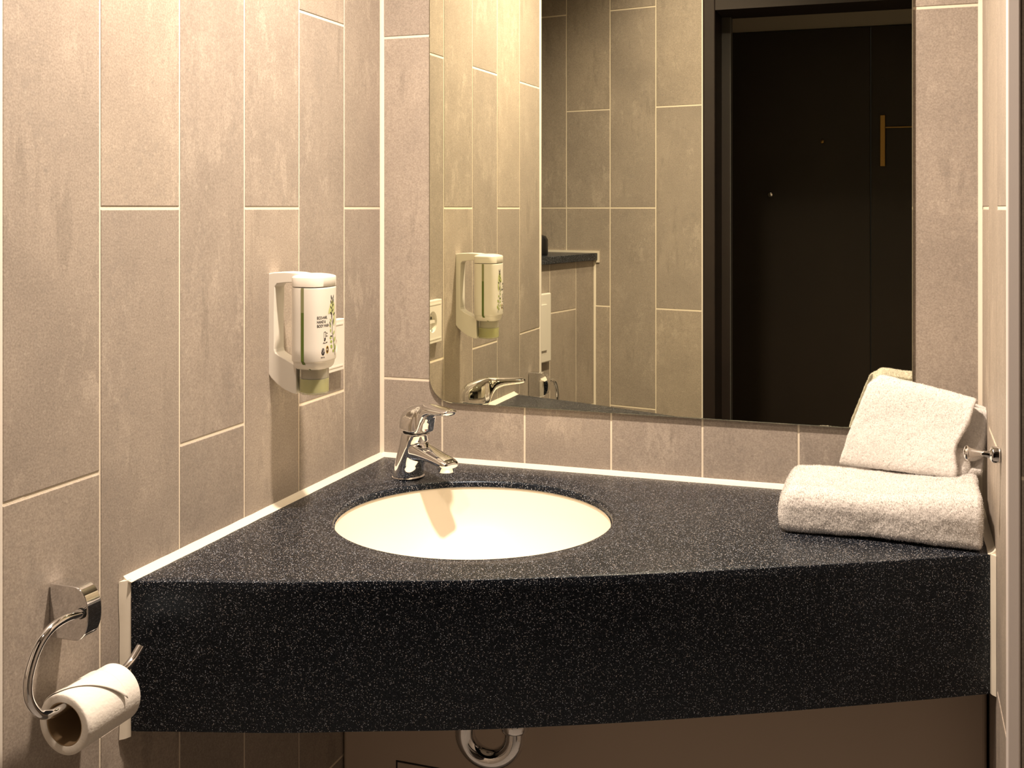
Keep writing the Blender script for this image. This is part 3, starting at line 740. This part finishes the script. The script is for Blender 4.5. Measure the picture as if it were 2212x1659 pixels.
for s, z, l_, w_, a in ((-.0005, 1.141, .009, .0010, 1.6), (.003, 1.133, .009, .0011, 1.35), (-.003, 1.131, .008, .0007, 2.1), (-.006, 1.1165, .008, .0008, 0.0), (.0, 1.148, .006, .0013, 2.6), (.004, 1.146, .007, .0011, .6),
                        (.0, 1.151, .006, .0010, .8), (-.001, 1.155, .006, .0010, 2.2), (.001, 1.158, .006, .0010, .9), (-.001, 1.162, .007, .0011, 2.0), (.002, 1.163, .007, .0010, 1.1), (-.001, 1.168, .008, .0011, 1.8), (.003, 1.168, .008, .0010, 1.3)):
    leaf(lab, S0 + s, z, l_, w_, a, 0, .00036)
o = lab.build('label_print', [M['black'], M['leaf'], M['leaf_pale'], M['badge_brown'], M['badge_yellow'], M['grey_ink'], M['white_plastic']], sd, smooth=False, fix=False)
tag(o, 'black lettering, badges and green plant printing')

# ------------------------------------------------------------------ wall socket
sk = thing('wall_socket', 'white round-recess power socket on the left wall near the corner, behind the soap dispenser', 'power socket', (.003, -.207, 1.078))
yc, zc = -.2085, 1.0795
b = MB(); hw, hh, rc = .0445, .0415, .0205
# plate with a round hole
sq = []; cir = []; cir2 = []; ns = 64
for k in range(ns):
    a = 2 * PI * k / ns; c_, s_ = math.cos(a), math.sin(a); m_ = 1 / max(abs(c_), abs(s_))
    sq.append((yc + c_ * m_ * hw, zc + s_ * m_ * hh)); cir.append((yc + c_ * rc, zc + s_ * rc)); cir2.append((yc + c_ * (rc - .002), zc + s_ * (rc - .002)))
x0 = .0035
b.loft([[(x0, y, z) for y, z in sq], [(x0 + .0095, y, z) for y, z in sq], [(x0 + .0105, yc + (y - yc) * .975, zc + (z - zc) * .975) for y, z in sq], [(x0 + .0105, y, z) for y, z in cir], [(x0 + .0022, y, z) for y, z in cir2]], 0, cap=True)
ob = b.build('cover_plate', M['white_plastic'], sk, angle=30)
for dz in (.0335, -.0335):
    b = MB(); b.box(x0 + .0106, x0 + .0112, yc - .039, yc + .039, zc + dz - .0012, zc + dz + .0012); b.build('rib', M['white_plastic'], sk, smooth=False)
b = MB(); b.box(x0 + .0024, x0 + .0075, yc - .0175, yc + .0175, zc - .003, zc + .003); b.build('insert', M['white_plastic'], sk, smooth=False)
for dy in (-.0095, .0095):
    b = MB(); b.lathe([(.0026, 0), (.0026, .0009)], (x0 + .0076 if False else x0 + .0023, yc + dy, zc + .0065), (1, 0, 0), 20); b.build('pin_hole', M['black'], sk)
for dz in (.0165, -.0165):
    b = MB(); b.box(x0 + .0024, x0 + .0085, yc - .002, yc + .002, zc + dz - .0025, zc + dz + .0025); b.build('earth_clip', M['chrome'], sk, smooth=False)

# ------------------------------------------------------------------ toilet paper holder and roll
th_ = thing('toilet_paper_holder', 'chrome toilet paper holder with hooked arm on the left wall beside the counter', 'paper holder', (.01, -.81, .842))
def lwp(y, off): # x on the left wall plane at y
    return -y * .0123 + off
dprof = [(0, .8995)]
R_ = .0285
for k in range(0, 19):
    a = PI / 2 - PI * k / 18; dprof.append((.0300 + .0195 * math.copysign(abs(math.cos(a)) ** .85, math.cos(a)), .8708 + R_ * math.copysign(abs(math.sin(a)) ** .9, math.sin(a))))
dprof.append((0, .8423))
b = MB(); b.prism([(lwp(-.821, x + .0012), -.8215, z) for x, z in dprof], None, (0, .0215, 0)); ob = b.build('mounting_block', M['chrome'], th_, smooth=True, angle=25); bevel(ob, .0009, 3, 50)
AO = .0395
arm = [(-.8135, .8712), (-.8179, .8720), (-.8292, .8740), (-.8465, .8757), (-.8652, .8733), (-.8809, .8645), (-.8924, .849), (-.8986, .8295), (-.8961, .8115), (-.8847, .7951), (-.8690, .7868), (-.8532, .7845), (-.82, .7845), (-.78, .7845), (-.7572, .7853), (-.7405, .7901), (-.7242, .8007)]
AOF = .0425
path = spline([(lwp(y, AOF), y, z) for y, z in arm], 8)
b = MB(); b.tube(path, .0047, 28); b.build('arm', M['chrome'], th_)
b = MB(); b.lathe([(.0056, 0), (.0056, .0012), (.0050, .0018)], (lwp(-.8215, AOF), -.8216, .8727), (0, -1, .12), 28); b.build('arm_collar', M['dark_gap'], th_)
RC = np.array([lwp(-.80, .0425), .7670]); RO, RI = .0308, .0222
rl = thing('toilet_paper_roll', 'white toilet paper roll with folded tip, hanging on the chrome holder', 'toilet paper', (RC[0], -.81, RC[1] - RO))
Y0, Y1 = -.8480, -.7640
b = MB(); sg = 96
def rp(r, a, y, e=0):
    rr_ = r * (1 + .018 * math.cos(2 * a + .6) - .02 * max(0, -math.sin(a)) ** 3 * -1)
    return (RC[0] + rr_ * math.cos(a), y, RC[1] + rr_ * math.sin(a) * 1.02)
ringsr = []
for r, y in ((RI, Y0 + .001), (RI + .001, Y0), (RO - .0012, Y0), (RO, Y0 + .0012)) : ringsr.append([rp(r, 2 * PI * j / sg, y) for j in range(sg)])
for k in range(1, 12): ringsr.append([rp(RO, 2 * PI * j / sg, Y0 + (Y1 - Y0) * k / 12) for j in range(sg)])
for r, y in ((RO, Y1 - .0012), (RO - .0012, Y1), (RI + .001, Y1), (RI, Y1 - .001)): ringsr.append([rp(r, 2 * PI * j / sg, y) for j in range(sg)])
ringsr.append(ringsr[0]); b.loft(ringsr, 0, cap=False); b.build('paper', M['paper'], rl, angle=50)
b = MB(); rc_ = []
for r, y in ((RI - .0002, Y0 + .0015), (RI - .0002, Y1 - .0015), (RI - .0012, Y1 - .0015), (RI - .0012, Y0 + .0015), (RI - .0002, Y0 + .0015)): rc_.append([rp(r, 2 * PI * j / sg, y) for j in range(sg)])
b.loft(rc_, 0, cap=False); b.build('core', M['card'], rl, angle=50)
# folded corner lying on the roll
def flap(th0, th1, lift_tip, r0, name, y0, y1, lowfn):
    b = MB(); n1, n2 = 26, 22; v = []; f = []
    for i in range(n1 + 1):
        t_ = i / n1; y = y0 + (y1 - y0) * t_; lo = lowfn(t_)
        for j in range(n2 + 1):
            s_ = j / n2; a = math.radians(th0 + (lo - th0) * s_)
            lf = lift_tip * (t_ ** 2) * (s_ ** 2)
            p = rp(r0 + lf, a, y); v.append(p)
    for i in range(n1):
        for j in range(n2): k = i * (n2 + 1) + j; f.append((k, k + 1, k + n2 + 2, k + n2 + 1))
    b.add(v, f); o = b.build(name, M['paper'], rl, angle=60)
    s2 = o.modifiers.new('solid', 'SOLIDIFY'); s2.thickness = .0005; s2.offset = 1
    return o
flap(150, 0, .0022, RO + .0010, 'folded_tip', Y0 + .003, Y1 - .0250, lambda t_: 112 - 100 * t_ ** 1.15)

# ------------------------------------------------------------------ chrome hook knob on the right wall
hk = thing('towel_hook', 'small chrome flared towel hook on the right wall beside the towels', 'hook', (.98, -.3265, 1.004))
b = MB(); hz = 1.0040
b.lathe([(.0, .0008), (.0098, .0008), (.0098, .0080), (.0088, .0100), (.0045, .0120), (.0036, .0155), (.0034, .0200), (.0042, .0260), (.0058, .0320), (.0072, .0352), (.0086, .0362), (.0088, .0372), (.0076, .0392), (.004, .0408), (0, .0412)], (.9795, -.3265, hz), (-1, 0, 0), 40)
b.build('peg', M['chrome'], hk)

# ------------------------------------------------------------------ towels
def fibres(verts, faces, count, length, width, seed, up=.15):
    """terry loops: thin bent slivers standing on the surface"""
    r = np.random.default_rng(seed)
    V = np.array(verts); Fq = np.array([f[:4] if len(f) >= 4 else (f[0], f[1], f[2], f[2]) for f in faces])
    a, b_, c, d = V[Fq[:, 0]], V[Fq[:, 1]], V[Fq[:, 2]], V[Fq[:, 3]]
    nrm = np.cross(c - a, d - b_); ar = np.linalg.norm(nrm, axis=1) / 2; nrm /= (2 * ar[:, None] + 1e-12)
    idx = r.choice(len(Fq), count, p=ar / ar.sum()); s, t = r.random(count)[:, None], r.random(count)[:, None]
    p = (a[idx] * (1 - s) + b_[idx] * s) * (1 - t) + (d[idx] * (1 - s) + c[idx] * s) * t
    n = nrm[idx]
    rd = r.normal(size=(count, 3)); rd -= (rd * n).sum(1, keepdims=True) * n; rd /= np.linalg.norm(rd, axis=1, keepdims=True) + 1e-9
    sd = np.cross(n, rd); Ln = length * (.5 + r.random((count, 1)) * .9)
    p0 = p - n * .0003; p1 = p + n * Ln * .6 + rd * Ln * .15; p2 = p + n * Ln * .95 + rd * Ln * .65
    w_ = width * (.7 + .6 * r.random((count, 1)))
    vv = np.stack([p0 - sd * w_, p0 + sd * w_, p1 - sd * w_ * .8, p1 + sd * w_ * .8, p2], 1).reshape(-1, 3)
    base = np.arange(count)[:, None] * 5
    ff = [tuple(x) for x in (base + np.array([[0, 1, 3, 2]]))] + [tuple(x) for x in (base + np.array([[2, 3, 4]]))]
    return vv, ff
def make_towel(name, label, cat, V, Fc, parent_loc, nfib, seed, flen=.0017):
    V = np.array(V, float)
    # normals by orientation check
    me = bpy.data.meshes.new('tmp'); me.from_pydata([tuple(v) for v in V], [], Fc); bm = bmesh.new(); bm.from_mesh(me)
    bmesh.ops.recalc_face_normals(bm, faces=bm.faces); bm.normal_update()
    NV = np.array([tuple(v.normal) for v in bm.verts]); V = np.array([tuple(v.co) for v in bm.verts]); Fc = [tuple(v.index for v in f.verts) for f in bm.faces]
    bm.free(); bpy.data.meshes.remove(me)
    d = np.array([noise.noise(Vector(p) * 320) * .00045 + noise.noise(Vector(p) * 110) * .0006 + noise.noise(Vector(p) * 28) * .0016 + noise.noise(Vector(p) * 9) * .003 for p in V])
    V2 = V + NV * d[:, None]
    fv, ff = fibres(V2, Fc, nfib, flen, .00016, seed)
    n0 = len(V2)
    allv = np.vstack([V2, fv]); allf = list(Fc) + [tuple(int(i) + n0 for i in f) for f in ff]
    o = link(name, allv, allf, M['terry'], smooth=True)
    o.location = parent_loc; o.data.transform(Matrix.Translation(-Vector(parent_loc)))
    return tag(o, label, cat)
# lower towel: folded flat, cross-section in (y, z), swept along x
def towel_lower():
    x0_, x1_ = .711, .9655; nx = 250; yF, yB = -.2500, -.0800; z0_, z1_ = CT + .0026, .9205
    n_s = 300; V = []; Fc = []
    def sect(k):
        out = []
        hy, hz = (yB - yF) / 2, (z1_ - z0_) / 2; cy, cz_ = (yB + yF) / 2, (z1_ + z0_) / 2
        return hy, hz, cy, cz_
    hy, hz, cy, cz_ = sect(0)
    # perimeter parameterised evenly on a rounded rectangle
    r = .0235; per = []
    def arc(cx2, cz2, a0, a1, n): return [(cx2 + r * math.cos(a0 + (a1 - a0) * k / n), cz2 + r * math.sin(a0 + (a1 - a0) * k / n)) for k in range(n)]
    def ln_(p, q_, n): return [(p[0] + (q_[0] - p[0]) * k / n, p[1] + (q_[1] - p[1]) * k / n) for k in range(n)]
    na = 34; nl = 90; nv = 14
    per += arc(hy - r, hz - r, 0, PI / 2, na) + ln_((hy - r, hz), (-hy + r, hz), nl) + arc(-hy + r, hz - r, PI / 2, PI, na) + ln_((-hy, hz - r), (-hy, -hz + .010), nv)
    rb = .010
    per += [(-hy + rb + rb * math.cos(PI + PI / 2 * k / 12), -hz + rb + rb * math.sin(PI + PI / 2 * k / 12)) for k in range(12)]
    per += ln_((-hy + rb, -hz), (hy - rb, -hz), 40) + [(hy - rb + rb * math.cos(-PI / 2 + PI / 2 * k / 12), -hz + rb + rb * math.sin(-PI / 2 + PI / 2 * k / 12)) for k in range(12)] + ln_((hy, -hz + rb), (hy, hz - r), nv)
    n = len(per)
    ends = [(-.0105, .12), (-.0100, .45), (-.0085, .68), (-.006, .84), (-.003, .94), (0, .985)]
    xs = [(x0_ + .0105 + e, k) for e, k in ends] + [(x0_ + .0105 + (x1_ - x0_ - .0165) * i / nx, 1.0) for i in range(1, nx)] + [(x1_ - .006 + e, k) for e, k in ((0, .99), (.0025, .96), (.0045, .88), (.0056, .70), (.006, .4), (.0061, .1))]
    for x, k in xs:
        t_ = (x - x0_) / (x1_ - x0_)
        kx = 1 - (1 - k) * .5
        for (py, pz) in per:
            # shrink towards the section's core near the ends so the ends are rounded
            m_ = min(hz * (1 - k) , hz)
            sy = (abs(py) - m_) / max(abs(py), 1e-6) if abs(py) > m_ else 0
            yy = math.copysign(max(abs(py) - m_ * .9, 0), py); zz = math.copysign(max(abs(pz) - m_ * .95, 0), pz)
            top = max(0, zz / hz)
            z = cz_ + zz + top * (.010 * t_ - .0035 * math.sin(PI * t_) * (1 - (yy / hy) ** 2) + .0015 * math.sin(9 * t_))
            y = cy + yy + (.004 * math.sin(3.1 * t_ + .5) - .0045 * t_) * (.65 - .35 * math.tanh(yy / .02)) + (t_ - .5) * -.004
            if z < z0_: z = z0_
            # fold line groove on the front and right side
            V.append((x + .0035 * top * (1 - t_) - .004 * (z - z0_) / .06 * t_ * 0, y, z))
    for i in range(len(xs) - 1):
        for j in range(n):
            k = (j + 1) % n; Fc.append((i * n + j, i * n + k, (i + 1) * n + k, (i + 1) * n + j))
    Fc.append(tuple(range(n))); Fc.append(tuple(range((len(xs) - 1) * n, len(xs) * n))[::-1])
    return V, Fc
V, Fc = towel_lower()
make_towel('bath_towel', 'larger white terry towel folded flat on the counter by the right wall', 'towel', V, Fc, (.84, -.17, CT), 90000, 3, .0014)

# upper towel: folded sheet standing on the lower one, leaning on the mirror wall
def towel_upper():
    BL = np.array([.7838, -.0850, .9235]); BR = np.array([.9330, -.1430, .9285]); TL = np.array([.8285, -.0560, 1.0535]); TR = np.array([.9570, -.1080, 1.0340])
    dep = np.array([.14, .99, 0.0]); dep /= np.linalg.norm(dep)
    tau = .0085
    # centre line (depth, height 0..1) from the free inner edge outwards
    cl = [(.0330, .80), (.0335, .60), (.0345, .42), (.0320, .27), (.0250, .235), (.0185, .30), (.0175, .22), (.0200, .12), (.0160, .055), (.0085, .035), (.0030, .075), (.0005, .20), (-.0005, .40), (.0005, .60), (.0020, .78), (.0050, .90), (.0100, .955), (.0170, .965), (.0250, .950), (.0330, .930), (.0400, .90), (.0425, .80), (.0430, .60), (.0430, .40), (.0430, .20), (.0410, .08), (.0340, .045), (.0260, .06)]
    C = spline([(d_, h_ * .135, 0) for d_, h_ in cl], 12); C = np.array([(p[0], p[1]) for p in C])
    T = np.gradient(C, axis=0); T /= np.linalg.norm(T, axis=1, keepdims=True) + 1e-9; Nn = np.stack([-T[:, 1], T[:, 0]], 1)
    # round ribbon outline
    left_ = C + Nn * tau / 2; right_ = C - Nn * tau / 2
    cap1 = [C[-1] + (T[-1] * math.sin(a) + Nn[-1] * math.cos(a)) * tau / 2 for a in np.linspace(0, PI, 7)[1:-1]]
    cap0 = [C[0] + (-T[0] * math.sin(a) - Nn[0] * math.cos(a)) * tau / 2 for a in np.linspace(0, PI, 7)[1:-1]]
    ring = list(left_) + cap1 + list(right_[::-1]) + cap0
    n = len(ring); nw = 170; V = []; Fc = []
    ends = [(-.0035, .45), (-.003, .75), (-.0015, .93)]
    ws = [0.0] * 0
    stations = [(e / .165, k) for e, k in ends] + [(i / nw, 1.0) for i in range(nw + 1)] + [(1 - e / .165, k) for e, k in ends[::-1]]
    Cr = np.vstack([C, np.repeat(C[-1:], len(cap1), 0), C[::-1], np.repeat(C[:1], len(cap0), 0)])
    for (t_, k) in stations:
        for q_, c_ in zip(ring, Cr):
            p2 = c_ + (q_ - c_) * k
            d_, h_ = p2[0], p2[1] / .135
            bot = BL + (BR - BL) * t_; top = TL + (TR - TL) * t_
            P = bot + (top - bot) * h_ + dep * d_
            # the front edge at the right end flares into an S
            fr = max(0, (t_ - .80) / .2) ** 1.5
            P = P + np.array([1, -.35, 0]) * fr * (.010 * max(0, h_ - .55) - .007 * math.exp(-((h_ - .38) / .2) ** 2)) * (1 if d_ < .014 else .2)
            P[0] += (t_ ** 4) * .026 * min(1.0, max(0, d_ - .012) / .022) * min(1, max(-.45, 1 - (h_ - .80) / .09))
            # soft top-left corner and sag
            cl_ = max(0, 1 - t_ / .10) ** 2 * max(0, (h_ - .85) / .15) ** 2
            P[2] -= .007 * cl_; P[0] += .003 * cl_
            wv = .0035 * math.sin(4.5 * t_ + 2.0 * h_) * math.sin(PI * min(1, max(0, h_)))
            P = P - dep * wv
            V.append(P)
    for i in range(len(stations) - 1):
        for j in range(n):
            kk = (j + 1) % n; Fc.append((i * n + j, i * n + kk, (i + 1) * n + kk, (i + 1) * n + j))
    # end caps as quad strips across the ribbon
    nc = len(C)
    for base, fl in ((0, False), ((len(stations) - 1) * n, True)):
        for j in range(nc - 1):
            a_, b2_, c2, d2 = j, j + 1, (nc + len(cap1)) + (nc - 1 - (j + 1)), (nc + len(cap1)) + (nc - 1 - j)
            qf = (base + a_, base + b2_, base + c2, base + d2); Fc.append(qf if not fl else qf[::-1])
        e1 = [nc - 1] + list(range(nc, nc + len(cap1))) + [nc + len(cap1)]
        Fc.append(tuple(base + i for i in (e1 if not fl else e1[::-1])))
        e0 = [nc + len(cap1) + nc - 1] + list(range(2 * nc + len(cap1), n)) + [0]
        Fc.append(tuple(base + i for i in (e0 if not fl else e0[::-1])))
    return V, Fc
V, Fc = towel_upper()
make_towel('hand_towel', 'smaller white terry towel folded and leaning on top of the lower towel against the mirror', 'towel', V, Fc, (.87, -.09, .925), 80000, 5, .0011)

# ------------------------------------------------------------------ pieces of parts hang one level deeper
def nest(owner, child, parent):
    """child and parent parts share their thing's frame, so only the link changes"""
    ps = [c for c in owner.children if c.name.split('.')[0] == parent]
    for c in [c for c in owner.children if c.name.split('.')[0] == child]: c.parent = ps[0]
nest(ft, 'temperature_marker', 'lever'); nest(ft, 'aerator', 'body')
nest(sd, 'label_print', 'bottle'); nest(sd, 'level_stripe', 'bottle'); nest(sd, 'liquid_soap', 'nozzle'); nest(sd, 'nozzle_insert', 'nozzle'); nest(sd, 'wall_plate', 'bracket')
nest(th_, 'arm_collar', 'arm'); nest(rl, 'folded_tip', 'paper'); nest(vc, 'drain', 'basin')
nest(sk, 'pin_hole', 'insert'); nest(sk, 'rib', 'cover_plate')
for o_ in bpy.data.objects:
    if o_.name == 'flush_plate': nest(o_, 'button', 'plate')
    if o_.name == 'wardrobe_door': nest(o_, 'door_knob', 'panel'); nest(o_, 'peephole', 'panel')
